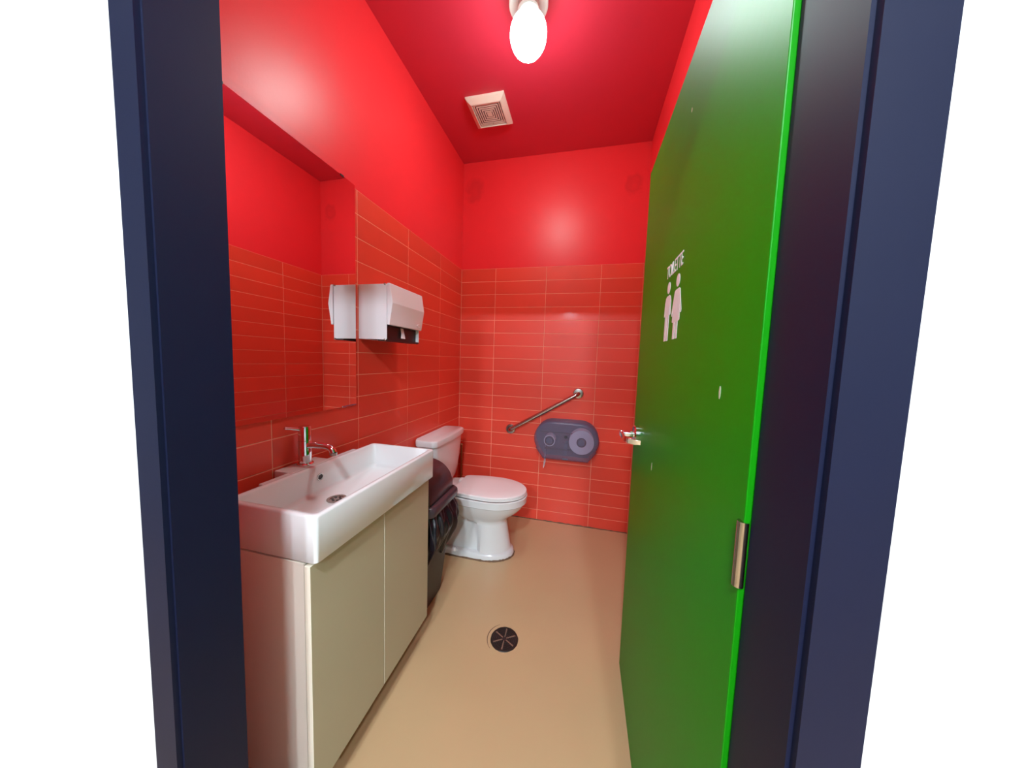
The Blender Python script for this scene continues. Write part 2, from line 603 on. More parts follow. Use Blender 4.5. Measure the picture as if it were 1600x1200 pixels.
# latch plate on the door edge and hinges on the frame side
link('latch_plate', boxes(((XD + 0.009, YL - 0.0005, ZH - 0.03), (XD + 0.033, YL + 0.0012, ZH + 0.03))), M['steel'], door)
for z in (0.25, 1.02, 1.80):
    h_ = link('hinge', lathe([(0.007, 0), (0.007, 0.09)], (XD + 0.001, YF + 0.004, z), (0, 0, 1), 14), M['steel'], door, smooth=30)

# ------------------------------------------------------------------ ceiling lamp
LX, LY = 0.714, -1.012
lamp = thing('ceiling_lamp', 'glowing white glass globe lamp on round holder under red ceiling', 'lamp', (LX, LY, H))
link('lamp_holder', lathe([(0.0, 0), (0.078, 0), (0.085, -0.008), (0.085, -0.034), (0.080, -0.037), (0.060, -0.034), (0.046, -0.032), (0.046, -0.052), (0.0, -0.053)],
                          (LX, LY, H), (0, 0, 1), 48), M['canopy'], lamp, smooth=30)
prof = []
for k in range(25):
    a = PI * k / 24
    prof.append((0.0805 * math.sin(a), 0.090 * math.cos(a)))
prof = [(0.044, 0.088)] + [q for q in prof if q[1] < 0.076]
link('globe', lathe(prof, (LX + 0.001, LY + 0.012, 2.747), (0, 0, 1), 40), M['lamp'], lamp, smooth='all')

# ------------------------------------------------------------------ hall lamps (they throw the light that comes in under the door head)
for x, y, lab in ((0.93, -3.05, 'round white hall ceiling light just outside the doorway'),
                  (0.65, -5.0, 'round white hall ceiling light deeper in hall, straight behind doorway'),
                  (1.50, -5.0, 'round white hall ceiling light deeper in hall, behind door hinges')):
    t = thing('hall_light', lab, 'lamp', (x, y, HZ), 'hall ceiling lights')
    link('housing', lathe([(0.0, 0), (0.12, 0), (0.12, -0.03), (0.10, -0.045), (0.0, -0.045)], (x, y, HZ), (0, 0, 1), 36), M['canopy'], t, smooth=30)
    link('diffuser', lathe([(0.0, -0.0455), (0.09, -0.0455), (0.085, -0.07), (0.06, -0.082), (0.0, -0.086)], (x, y, HZ), (0, 0, 1), 36), M['near_lamp' if y > -4 else 'hall_lamp'], t, smooth=30)

# ------------------------------------------------------------------ exhaust vent
VX, VY, VZ = 0.368, -0.470, H
vent = thing('exhaust_vent', 'square ivory exhaust vent with concentric louvers in red ceiling', 'vent', (VX, VY, VZ))


def sq(cx, cy, h, z):
    return [(cx - h, cy - h, z), (cx + h, cy - h, z), (cx + h, cy + h, z), (cx - h, cy + h, z)]


def sq_ring(cx, cy, secs, bm=None):
    """closed square ring through (half side, z) sections"""
    bm = bm or bmesh.new()
    L = [[bm.verts.new(p) for p in sq(cx, cy, h, z)] for h, z in secs]
    for a in range(len(L)):
        A, B = L[a], L[(a + 1) % len(L)]
        for k in range(4):
            j = (k + 1) % 4
            bm.faces.new((A[k], A[j], B[j], B[k]))
    return bm


link('vent_frame', sq_ring(VX, VY, [(0.121, VZ), (0.121, VZ - 0.010), (0.118, VZ - 0.013), (0.096, VZ - 0.030), (0.090, VZ - 0.032), (0.088, VZ - 0.030), (0.088, VZ)]), M['vent'], vent)
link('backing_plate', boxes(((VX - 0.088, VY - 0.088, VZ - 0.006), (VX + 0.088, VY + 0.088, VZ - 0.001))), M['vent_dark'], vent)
for k in range(5):
    h = 0.082 - k * 0.0135
    link('louver', sq_ring(VX, VY, [(h, VZ - 0.024), (h, VZ - 0.027), (h - 0.0068, VZ - 0.027), (h - 0.0068, VZ - 0.024)]), M['vent'], vent)
link('center_plate', boxes(((VX - 0.016, VY - 0.016, VZ - 0.027), (VX + 0.016, VY + 0.016, VZ - 0.023))), M['vent'], vent, bevel=0.001)
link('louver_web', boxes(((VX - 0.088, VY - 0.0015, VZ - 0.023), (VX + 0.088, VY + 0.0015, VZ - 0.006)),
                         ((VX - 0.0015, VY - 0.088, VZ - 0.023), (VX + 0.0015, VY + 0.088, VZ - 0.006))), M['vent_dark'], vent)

# ------------------------------------------------------------------ mirror
MR, ML, MZ0, MZ1 = -1.2265, -1.828, 1.0845, 2.057
bm = bmesh.new()
box(bm, (0.0012, ML, MZ0), (0.0066, MR, MZ1))
for f in bm.faces:
    f.material_index = 0 if f.calc_center_median().x > 0.0065 else 1
mirror = tag(link('wall_mirror', bm, [M['mirror'], M['glass_edge']]), 'frameless rectangular mirror on tiled wall above the white washbasin', 'mirror')
for (y, z, s) in ((-1.30, MZ0, -1), (-1.74, MZ0, -1), (-1.30, MZ1, 1), (-1.74, MZ1, 1)):
    link('mirror_clip', boxes(((0.0003, y - 0.009, z + (-0.004 if s > 0 else -0.003)), (0.0080, y + 0.009, z + (0.003 if s > 0 else 0.004)))),
         M['chrome'] if s < 0 else M['dark'], mirror)

# ------------------------------------------------------------------ paper towel dispenser
PY0, PY1, PZ0, PZ1 = -1.202, -0.925, 1.386, 1.637
pt = thing('paper_towel_dispenser', 'white wall-mounted paper towel dispenser with dark slot beside mirror', 'dispenser', (0, (PY0 + PY1) / 2, PZ0))


def prism_y(poly, y0, y1):
    """poly = (x, z) loop extruded along y"""
    return loft([[(x, y0, z) for x, z in poly], [(x, y1, z) for x, z in poly]])


# side cheeks + top + back as one shell, the mouth left open
side = [(0.0008, PZ0 + 0.004), (0.146, PZ0 + 0.002), (0.149, PZ0 + 0.006), (0.149, 1.455), (0.149, PZ1 - 0.003), (0.145, PZ1), (0.0008, PZ1)]
bm = prism_y(side, PY0, PY0 + 0.004)
loft([[(x, PY1 - 0.004, z) for x, z in side], [(x, PY1, z) for x, z in side]], bm=bm)
box(bm, (0.0008, PY0 + 0.004, PZ1 - 0.004), (0.147, PY1 - 0.004, PZ1))
box(bm, (0.0008, PY0 + 0.004, PZ0 + 0.004), (0.006, PY1 - 0.004, PZ1 - 0.004))
link('body', bm, M['white_plastic'], pt, bevel=0.0015, seg=2)
cov = [(0.151, 1.456), (0.161, 1.4535), (0.1635, 1.457), (0.1785, 1.549), (0.1790, 1.553), (0.1660, 1.636), (0.1630, 1.640), (0.151, 1.640)]
cover = link('cover', prism_y(cov, PY0 - 0.001, PY1 + 0.001), M['white_plastic'], pt, bevel=0.002, seg=2)
link('mouth', boxes(((0.006, PY0 + 0.0045, PZ0 + 0.006), (0.132, PY1 - 0.0045, 1.455))), M['dark'], pt)
lip = link('lower_lip', boxes(((0.10, PY0 + 0.0045, PZ0 - 0.003), (0.150, PY1 - 0.0045, PZ0 + 0.006))), M['dark'], pt)
bm = bmesh.new()
for k in range(26):                                       # serrated tear edge
    y = PY0 + 0.012 + k * (PY1 - PY0 - 0.024) / 26
    a = [bm.verts.new(q) for q in ((0.147, y, PZ0 - 0.002), (0.147, y + 0.008, PZ0 - 0.002), (0.153, y + 0.004, PZ0 - 0.006))]
    bm.faces.new(a)
link('tear_edge', bm, M['steel'], lip)
ym = (PY0 + PY1) / 2
link('towel_tab', loft([[(0.134, ym - 0.010, 1.452), (0.136, ym - 0.010, 1.452), (0.136, ym + 0.012, 1.452), (0.134, ym + 0.012, 1.452)],
                        [(0.140, ym - 0.011, 1.425), (0.142, ym - 0.011, 1.425), (0.142, ym + 0.013, 1.425), (0.140, ym + 0.013, 1.425)],
                        [(0.143, ym - 0.019, 1.402), (0.145, ym - 0.019, 1.402), (0.145, ym + 0.016, 1.402), (0.143, ym + 0.016, 1.402)]]), M['paper'], pt)
e_n = Vector((0.092, 0, -0.015)).normalized()
bm = bmesh.new()
L = []
for r, h in ((1.0, 0.0), (1.0, 0.0018), (0.85, 0.003), (0.6, 0.0022)):
    L.append([Vector((0.16665, PY1 - 0.034, 1.4755)) + e_n * h + Vector((0, math.cos(2 * PI * k / 28) * 0.019 * r, 0))
              + Vector((0.0150, 0, 0.092)).normalized() * math.sin(2 * PI * k / 28) * 0.0085 * r for k in range(28)])
loft(L, bm=bm)
link('emblem', bm, M['white_plastic'], cover, smooth=30)
for z in (PZ1 - 0.002, PZ0 + 0.001):
    link('pivot_pin', lathe([(0.0045, 0), (0.0045, 0.006), (0.002, 0.0075)], (0.141, PY0 + 0.001, z), (0, -1, 0), 14), M['steel'], pt, smooth=30)

# ------------------------------------------------------------------ vanity cabinet
CY0, CY1, CZ0, CZ1, CX = -1.824, -1.213, 0.114, 0.774, 0.372
van = thing('vanity_cabinet', 'cream wall-hung vanity cabinet with two plain doors under washbasin', 'cabinet', (0.18, (CY0 + CY1) / 2, CZ0))
bm = bmesh.new()
t = 0.018
box(bm, (0.001, CY0 + 0.002, CZ0 + 0.002), (CX - 0.022, CY0 + 0.002 + t, CZ1))
box(bm, (0.001, CY1 - 0.002 - t, CZ0 + 0.002), (CX - 0.022, CY1 - 0.002, CZ1))
box(bm, (0.001, CY0 + 0.002 + t, CZ0 + 0.002), (CX - 0.022, CY1 - 0.002 - t, CZ0 + 0.002 + t))
box(bm, (0.001, CY0 + 0.002 + t, CZ0 + 0.02 + t), (0.008, CY1 - 0.002 - t, CZ1))
box(bm, (CX - 0.10, CY0 + 0.002 + t, CZ1 - t), (CX - 0.022, CY1 - 0.002 - t, CZ1))
link('carcass', bm, M['carcass'], van)
SP = -1.5265
for (y0, y1, dx) in ((CY0, SP - 0.0016, 0.0), (SP + 0.0016, CY1, 0.0)):
    bm = boxes(((CX - 0.019, y0, CZ0), (CX + dx, y1, CZ1 - 0.004)))
    for f in bm.faces:
        f.material_index = 0 if abs(f.normal.x if f.normal.length else 0) > 0.5 else 0
    bm.normal_update()
    for f in bm.faces:
        f.material_index = 0 if abs(f.normal.x) > 0.5 else 1
    link('cabinet_door', bm, [M['cream'], M['cream_edge']], van, bevel=0.0012, seg=2)

# ------------------------------------------------------------------ washbasin
BX0, BX1, BY0, BY1, BZ0, BZ1 = 0.076, 0.391, -1.824, -1.202, 0.7755, 0.905
basin = thing('washbasin', 'white rectangular ceramic washbasin on cream vanity cabinet', 'sink', ((BX0 + BX1) / 2, (BY0 + BY1) / 2, BZ0))
cx, cy, hx, hy = (BX0 + BX1) / 2, (BY0 + BY1) / 2, (BX1 - BX0) / 2, (BY1 - BY0) / 2
wl = 0.020
L = [rrect(cx, cy, hx - 0.006, hy - 0.006, 0.010, BZ0),
     rrect(cx, cy, hx, hy, 0.012, BZ0 + 0.006),
     rrect(cx, cy, hx, hy, 0.012, BZ1 - 0.006),
     rrect(cx, cy, hx - 0.002, hy - 0.002, 0.011, BZ1 - 0.0015),
     rrect(cx, cy, hx - 0.006, hy - 0.006, 0.010, BZ1),
     rrect(cx, cy, hx - wl + 0.004, hy - wl + 0.004, 0.016, BZ1),
     rrect(cx, cy, hx - wl, hy - wl, 0.016, BZ1 - 0.005),
     rrect(cx, cy, hx - wl - 0.002, hy - wl - 0.003, 0.018, 0.818),
     rrect(cx, cy, hx - wl - 0.006, hy - wl - 0.007, 0.018, 0.806),
     rrect(cx, cy, hx - wl - 0.016, hy - wl - 0.017, 0.016, 0.801),
     rrect(cx - 0.01, cy - 0.03, 0.05, 0.05, 0.049, 0.7985),
     rrect(cx - 0.043, cy - 0.030, 0.030, 0.030, 0.0299, 0.7975)]
link('bowl', loft(L), M['porcelain'], basin, smooth=50)
bm = loft([rrect(0.0385, -1.5335, 0.0385, 0.0820, 0.006, 0.862), rrect(0.0385, -1.5335, 0.0385, 0.0820, 0.006, 0.902),
           rrect(0.0385, -1.5335, 0.0365, 0.0800, 0.005, 0.9048)])
loft([rrect(0.070, -1.512, 0.010, 0.200, 0.003, 0.862), rrect(0.070, -1.512, 0.010, 0.200, 0.003, 0.901), rrect(0.070, -1.512, 0.009, 0.199, 0.003, 0.9038)], bm=bm)
link('tap_ledge', bm, M['porcelain'], basin, smooth=40)
DX, DY, DZ = 0.190, -1.543, 0.7982
dr = link('basin_drain', ring((DX, DY, DZ), 0.0225, 0.032, 0.0030, n=36), M['steel'], basin, smooth=40)
link('strainer', lathe([(0, 0.0), (0.0225, 0.0), (0.0225, 0.0012), (0, 0.0012)], (DX, DY, DZ), (0, 0, 1), 28), M['steel'], dr)
for k in range(6):
    a = 2 * PI * k / 6 + 0.4
    link('strainer_hole', lathe([(0, 0.0), (0.0048, 0.0), (0.0048, 0.0006), (0, 0.0006)], (DX + 0.0135 * math.cos(a), DY + 0.0135 * math.sin(a), DZ + 0.0011), (0, 0, 1), 14), M['dark'], dr)
OVX = BX0 + wl + 0.0005
ov = link('overflow_ring', ring((OVX, -1.520, 0.860), 0.0100, 0.0135, 0.0022, axis=(1, 0, 0), n=24), M['steel'], basin, smooth=40)
link('overflow_hole', lathe([(0, 0), (0.0100, 0), (0.0100, 0.0008), (0, 0.0008)], (OVX, -1.520, 0.860), (1, 0, 0), 24), M['dark'], ov)

# ------------------------------------------------------------------ faucet
FX, FY, FZ = 0.040, -1.528, 0.9048
fa = thing('faucet', 'chrome single-lever basin faucet on the back ledge of washbasin', 'faucet', (FX, FY, FZ))
link('base_ring', lathe([(0.0, 0), (0.0275, 0), (0.0275, 0.004), (0.024, 0.008), (0.0, 0.008)], (FX, FY, FZ), (0, 0, 1), 36), M['chrome'], fa, smooth=30)
link('faucet_body', lathe([(0.0, 0.007), (0.0215, 0.007), (0.0215, 0.088), (0.0205, 0.090), (0.0, 0.090)], (FX, FY, FZ), (0, 0, 1), 36), M['chrome'], fa, smooth=30)
hdl = link('faucet_handle', lathe([(0.0, 0.0905), (0.0205, 0.0905), (0.0205, 0.140), (0.0185, 0.1435), (0.0, 0.145)], (FX, FY, FZ), (0, 0, 1), 36), M['chrome'], fa, smooth=30)
link('lever_pin', tube([(FX - 0.004, FY - 0.015, FZ + 0.132), (FX - 0.012, FY - 0.050, FZ + 0.143), (FX - 0.014, FY - 0.066, FZ + 0.147)], [0.006, 0.005, 0.0045], 14), M['chrome'], hdl, smooth=40)
sp = [(FX + 0.010, FY, FZ + 0.074), (FX + 0.040, FY + 0.001, FZ + 0.076), (FX + 0.075, FY + 0.003, FZ + 0.076), (FX + 0.098, FY + 0.004, FZ + 0.074),
      (FX + 0.110, FY + 0.004, FZ + 0.070), (FX + 0.117, FY + 0.004, FZ + 0.063), (FX + 0.120, FY + 0.004, FZ + 0.054)]
spo = link('spout', tube(sp, [0.0125, 0.0115, 0.0105, 0.0105, 0.0108, 0.0112, 0.0115], 20), M['chrome'], fa, smooth=50)
link('aerator', lathe([(0.0, 0), (0.0122, 0), (0.0122, 0.010), (0, 0.010)], (FX + 0.1205, FY + 0.004, FZ + 0.0455), (0.05, 0, 1), 20), M['steel'], spo, smooth=30)

# ------------------------------------------------------------------ toilet
TY = -0.492
toilet = thing('toilet', 'white two-piece toilet with closed lid in left back corner', 'toilet', (0.36, TY, 0))
NF = 26


def egg(xb, xt, hw, xm, wb, z, fn=None, p=2.0, back_r=0.02):
    """plan outline of a bowl: back at xb (half width wb), widest hw at xm, tip at xt"""
    half = []
    for k in range(13):                                    # back to widest
        x = xb + (xm - xb) * k / 12
        u = (xm - x) / (xm - xb)
        half.append((x, hw - (hw - wb) * u ** p))
    for k in range(1, NF):
        a = PI / 2 * k / NF
        half.append((xm + (xt - xm) * math.sin(a), hw * math.cos(a) ** 0.98))
    if fn:
        half = [(x, fn(x, h, z)) for x, h in half]
    x0, h0 = half[0]
    bk = [(x0 + back_r * (1 - math.cos(a)), h0 - back_r + back_r * math.cos(PI / 2 - a)) for a in (0.0, 0.5, 1.0)]
    bk = [(x0 + back_r * (1 - math.sin(a)), h0 - back_r * (1 - math.cos(a))) for a in (PI / 2, PI / 3, PI / 6)]
    half = bk + half[1:] if back_r else half
    pts = [(x, TY - h, z) for x, h in half] + [(xt, TY, z)] + [(x, TY + h, z) for x, h in reversed(half)]
    return pts


def recess(x, h, z):
    """hollowed flank behind the front column"""
    lim = 0.395
    top = 0.225 + max(0, (lim - x)) * 0.35
    if x < lim and 0.045 < z < top:
        return h - 0.026
    return h


secs = [(0.4190, 0.10, 0.690, 0.172, 0.46, 0.120), (0.4230, 0.10, 0.697, 0.178, 0.46, 0.126), (0.4180, 0.10, 0.702, 0.182, 0.46, 0.130),
        (0.3760, 0.10, 0.699, 0.180, 0.46, 0.130), (0.3715, 0.10, 0.694, 0.175, 0.46, 0.128), (0.3690, 0.10, 0.688, 0.170, 0.46, 0.126),
        (0.3400, 0.10, 0.672, 0.160, 0.455, 0.122), (0.3100, 0.10, 0.645, 0.146, 0.45, 0.116), (0.2820, 0.10, 0.610, 0.127, 0.44, 0.112),
        (0.2620, 0.10, 0.583, 0.112, 0.43, 0.108), (0.2480, 0.10, 0.570, 0.106, 0.42, 0.106), (0.2300, 0.10, 0.568, 0.105, 0.42, 0.105),
        (0.2280, 0.10, 0.568, 0.105, 0.42, 0.105), (0.1500, 0.10, 0.582, 0.110, 0.42, 0.108), (0.0700, 0.10, 0.597, 0.115, 0.42, 0.112),
        (0.0460, 0.10, 0.602, 0.118, 0.42, 0.114), (0.0440, 0.10, 0.603, 0.118, 0.42, 0.114), (0.0380, 0.095, 0.613, 0.125, 0.42, 0.122),
        (0.0300, 0.092, 0.620, 0.129, 0.42, 0.126), (0.0, 0.090, 0.624, 0.131, 0.42, 0.128)]
link('bowl', loft([egg(xb, xt, hw, xm, wb, z, recess) for z, xb, xt, hw, xm, wb in secs]), M['porcelain'], toilet, smooth=38)
bm = loft([rrect(0.125, TY, 0.105, 0.118, 0.03, 0.33), rrect(0.125, TY, 0.115, 0.135, 0.03, 0.385), rrect(0.125, TY, 0.118, 0.138, 0.03, 0.418), rrect(0.125, TY, 0.112, 0.132, 0.026, 0.4235)])
link('tank_deck', bm, M['porcelain'], toilet, smooth=40)
link('seat', loft([egg(0.222, 0.694, 0.172, 0.46, 0.140, 0.4255), egg(0.220, 0.697, 0.175, 0.46, 0.143, 0.4275), egg(0.220, 0.697, 0.175, 0.46, 0.143, 0.4355), egg(0.223, 0.692, 0.171, 0.46, 0.140, 0.4375)]), M['seat'], toilet, smooth=40)
link('lid', loft([egg(0.222, 0.690, 0.170, 0.46, 0.140, 0.4390), egg(0.219, 0.696, 0.175, 0.46, 0.144, 0.4405), egg(0.219, 0.696, 0.175, 0.46, 0.144, 0.4490), egg(0.222, 0.692, 0.171, 0.46, 0.140, 0.4530),
                  egg(0.232, 0.678, 0.158, 0.46, 0.128, 0.4560), egg(0.28, 0.60, 0.09, 0.45, 0.07, 0.4585)]), M['seat'], toilet, smooth=30)
for s in (-1, 1):
    link('lid_hinge', loft([rrect(0.208, TY + s * 0.078, 0.018, 0.024, 0.008, 0.4236), rrect(0.208, TY + s * 0.078, 0.018, 0.024, 0.008, 0.442), rrect(0.208, TY + s * 0.078, 0.013, 0.019, 0.008, 0.448)]), M['seat'], toilet, smooth=40)
    link('bolt_cap', lathe([(0.0, 0), (0.016, 0), (0.014, 0.012), (0.008, 0.019), (0.0, 0.020)], (0.245, TY + s * 0.118, 0.034), (0, 0, 1), 20), M['seat'], toilet, smooth=50)


def tank(z, hy, xf, r=0.03, bow=0.018):
    x0 = 0.006
    return rrect((x0 + xf) / 2, TY, (xf - x0) / 2, hy, r, z, 6, bow)


link('tank', loft([tank(0.4250, 0.100, 0.100), tank(0.4330, 0.135, 0.115), tank(0.4600, 0.158, 0.127), tank(0.5200, 0.180, 0.135), tank(0.6000, 0.198, 0.140), tank(0.7000, 0.213, 0.143), tank(0.7460, 0.220, 0.144)]), M['porcelain'], toilet, smooth=40)
link('tank_lid', loft([tank(0.7480, 0.226, 0.146), tank(0.7510, 0.238, 0.153, 0.032), tank(0.7800, 0.241, 0.155, 0.032), tank(0.7880, 0.237, 0.152, 0.032), tank(0.7925, 0.226, 0.144, 0.03)]), M['porcelain'], toilet, smooth=40)
# grimy bead of sealant round the foot
bm = bmesh.new()
base = egg(0.088, 0.627, 0.134, 0.42, 0.131, 0.0)
inn = egg(0.092, 0.622, 0.129, 0.42, 0.126, 0.0)
L0, L1, L2 = [], [], []
for a, b in zip(base, inn):
    j = random.random()
    e = Vector(a) - Vector(b)
    L0.append(Vector(b) + e * (1.0 + 0.7 * j))
    L1.append(Vector(b) + e * (0.9 + 0.3 * j) + Vector((0, 0, 0.004 + 0.004 * j)))
    L2.append(Vector(b) + Vector((0, 0, 0.008 + 0.005 * j)))
loft([L0, L1, L2], False, False, bm)
link('sealant_bead', bm, M['caulk'], toilet, smooth='all')
# supply pipe in the corner
sup = tag(link('water_pipe', tube([(0.052, -0.055, 0.0), (0.052, -0.055, 0.30), (0.052, -0.055, 0.575)], 0.009, 16), M['brass'], smooth=40),
          'brown brass water pipe standing in corner behind toilet tank', 'pipe')
link('pipe_cap', lathe([(0.0, 0), (0.0115, 0), (0.0115, 0.02), (0.006, 0.026), (0, 0.026)], (0.052, -0.055, 0.57), (0, 0, 1), 16), M['brass'], sup, smooth=40)
link('pipe_escutcheon', lathe([(0.0, 0), (0.026, 0), (0.022, 0.006), (0.0, 0.008)], (0.052, -0.055, 0.0), (0, 0, 1), 20), M['brass'], sup, smooth=40)

# ------------------------------------------------------------------ trash bin and its bag
BCX, BCY = 0.200, -1.020
tb = thing('trash_bin', 'dark grey plastic trash bin with domed lid between vanity and toilet', 'trash can', (BCX, BCY, 0))
link('bin_body', loft([rrect(BCX, BCY, 0.088, 0.118, 0.02, 0.0), rrect(BCX, BCY, 0.092, 0.122, 0.022, 0.006), rrect(BCX, BCY, 0.122, 0.135, 0.024, 0.28), rrect(BCX, BCY, 0.150, 0.147, 0.026, 0.555)]), M['bin'], tb, smooth=40)
link('rim', loft([rrect(BCX, BCY, 0.152, 0.148, 0.03, 0.550), rrect(BCX, BCY, 0.172, 0.156, 0.036, 0.556), rrect(BCX, BCY, 0.178, 0.160, 0.040, 0.575), rrect(BCX, BCY, 0.176, 0.158, 0.040, 0.592),
                  rrect(BCX, BCY, 0.166, 0.150, 0.036, 0.602), rrect(BCX, BCY, 0.150, 0.138, 0.03, 0.604)]), M['bin_lid'], tb, smooth=40)
prof = [(-0.148, 0.603)]
for k in range(0, 25):
    a = PI - PI * k / 24
    prof.append((0.148 * math.cos(a), 0.612 + 0.140 * math.sin(a) ** 0.92))
prof.append((0.148, 0.603))
dome = []
for y, f in ((-0.136, 0.93), (-0.131, 0.985), (-0.124, 1.0), (0.124, 1.0), (0.131, 0.985), (0.136, 0.93)):
    dome.append([(BCX + x * f, BCY + y, 0.603 + (z - 0.603) * f) for x, z in prof])
lid = link('domed_lid', loft(dome), M['bin_lid'], tb, smooth=40)
link('lid_seam', boxes(((BCX + 0.144, BCY - 0.128, 0.6035), (BCX + 0.1515, BCY + 0.128, 0.609))), M['dark'], lid)

bm = bmesh.new()
loops = []
rnd = random.Random(5)
ph = [rnd.random() * 6.28 for _ in range(9)]
NL = 22


def resample(loop, n):
    """n points evenly spaced along a closed loop"""
    P = [Vector(p) for p in loop] + [Vector(loop[0])]
    D = [0.0]
    for a, b in zip(P, P[1:]):
        D.append(D[-1] + (b - a).length)
    out, i = [], 0
    for k in range(n):
        d = D[-1] * k / n
        while D[i + 1] < d:
            i += 1
        out.append(tuple(P[i].lerp(P[i + 1], (d - D[i]) / max(1e-9, D[i + 1] - D[i]))))
    return out


def ridge(t):
    return 1 - 2 * abs((t / (2 * PI)) % 1.0 * 2 - 1)


for li in range(NL):
    f = li / (NL - 1)
    z = 0.556 - 0.295 * f
    out = 0.006 + 0.030 * math.sin(min(1, f * 2.2) * PI / 2) - 0.062 * max(0, f - 0.45) ** 1.3 / 0.45
    rr = rrect(BCX, BCY, 0.150 + out, 0.147 + out * 0.55, 0.045, z, 12)
    rr = resample(rr, 260)
    lp = []
    m_ = len(rr)
    for k, (x, y, zz) in enumerate(rr):
        a = 2 * PI * k / m_
        amp = min(1, f * 5 + 0.12)
        wv = (0.055 * ridge(17 * a + ph[0] + 3.2 * f) + 0.038 * ridge(29 * a + ph[1] - 5 * f) + 0.014 * math.sin(41 * a + ph[2] + 7 * f)
              + 0.016 * math.sin(6 * a + 9 * f + ph[6]) * f)
        g = 1 + wv * amp - 0.01
        fall = f * (0.055 * math.sin(2 * a + ph[3]) + 0.030 * ridge(5 * a + ph[4]) + 0.015 * math.sin(13 * a + ph[5]))
        lp.append((BCX + (x - BCX) * g, max(-1.198, BCY + (y - BCY) * g), zz - fall * 0.8 - 0.012 * math.sin(9 * a + ph[7]) * f))
    loops.append(lp)
loft(loops, False, False, bm)
bag = link('garbage_bag', bm, M['bag'], smooth='all')
tag(bag, 'black garbage bag hanging over the rim of trash bin', 'bag')
md = bag.modifiers.new('thick', 'SOLIDIFY')
md.thickness = 0.0012

# ------------------------------------------------------------------ grab bar
gb = thing('grab_bar', 'brushed steel grab bar mounted diagonally on back wall', 'grab bar', (0.73, 0, 0.9))
P0, P1 = Vector((0.462, 0, 0.747)), Vector((0.995, 0, 1.071))
d = (P1 - P0).normalized()
off = Vector((0, -0.047, 0))
pts = [P0 + Vector((0, -0.003, 0)), P0 + off * 0.45]
for k in range(7):
    a = PI / 2 * k / 6
    pts.append(P0 + off * 0.45 + off.normalized() * 0.026 * math.sin(a) + d * 0.026 * (1 - math.cos(a)))
q = []
for k in range(7):
    a = PI / 2 * (6 - k) / 6
    q.append(P1 + off * 0.45 + off.normalized() * 0.026 * math.sin(a) - d * 0.026 * (1 - math.cos(a)))
pts += q + [P1 + off * 0.45, P1 + Vector((0, -0.003, 0))]
link('bar', tube(pts, 0.0160, 24), M['steel'], gb, smooth=60)
for Pt in (P0, P1):
    link('flange', lathe([(0.0, 0.0003), (0.040, 0.0003), (0.040, 0.009), (0.036, 0.013), (0.020, 0.015), (0.0, 0.015)], Pt, (0, -1, 0), 40), M['steel'], gb, smooth=30)

# ------------------------------------------------------------------ toilet paper dispenser and its rolls
TX, TZ0 = 0.922, 0.566
tp = thing('toilet_paper_dispenser', 'smoked translucent twin roll toilet paper dispenser below grab bar', 'dispenser', (TX, 0, TZ0))
half = [(0.0, 0.5655), (0.166, 0.5655), (0.172, 0.568), (0.180, 0.580), (0.205, 0.612), (0.2265, 0.645)]
ac = (0.1035, 0.726)
for k in range(0, 15):
    a = math.radians(-32 + (90 + 32) * k / 14)
    half.append((ac[0] + 0.1400 * math.cos(a), ac[1] + 0.1365 * math.sin(a)))
half.append((0.0, 0.8625))
outl = half[:-1] + [(-x, z) for x, z in reversed(half[1:])]
outl = [(TX + x, z) for x, z in outl]


def inset(poly, f, y, c=(TX, 0.714)):
    return [(c[0] + (x - c[0]) * f[0], y, c[1] + (z - c[1]) * f[1]) for x, z in poly]


# cover: outer shell and inner shell joined at the open back
L = [inset(outl, (1, 1), -0.012), inset(outl, (1.0, 1.0), -0.118), inset(outl, (0.992, 0.987), -0.130), inset(outl, (0.972, 0.955), -0.139), inset(outl, (0.94, 0.90), -0.1435), inset(outl, (0.925, 0.875), -0.1435), inset(outl, (0.915, 0.86), -0.1470), inset(outl, (0.5, 0.5), -0.1475)]
bm = loft(L, False, True)
link('cover', bm, M['smoked'], tp, smooth=40)
link('back_plate', loft([inset(outl, (1.0, 1.0), -0.0008), inset(outl, (1.0, 1.0), -0.0115)]), M['smoke_back'], tp)
link('cross_rib', boxes(((TX - 0.205, -0.100, 0.768), (TX + 0.14, -0.085, 0.772)), ((TX - 0.16, -0.11, 0.640), (TX + 0.10, -0.085, 0.644))), M['bin_lid'], tp)
link('divider', boxes(((TX - 0.012, -0.10, 0.60), (TX + 0.012, -0.0116, 0.69))), M['card'], tp)
link('lock', lathe([(0.0, 0), (0.012, 0), (0.012, 0.003), (0.006, 0.003), (0.006, 0.001), (0, 0.001)], (TX, -0.146, 0.752), (0, -1, 0), 20), M['bin'], tp, smooth=30)
link('label_plate', loft([[(TX - 0.020, -0.1435, 0.577), (TX + 0.020, -0.1435, 0.577), (TX + 0.020, -0.1435, 0.587), (TX - 0.020, -0.1435, 0.587)],
                          [(TX - 0.018, -0.1465, 0.578), (TX + 0.018, -0.1465, 0.578), (TX + 0.018, -0.1465, 0.586), (TX - 0.018, -0.1465, 0.586)]]), M['card'], tp)
rolls = ((0.797, 0.706, 0.043, 'nearly used up toilet paper roll in left side of smoked dispenser'),
         (1.037, 0.712, 0.092, 'large white toilet paper roll in right side of smoked dispenser'))
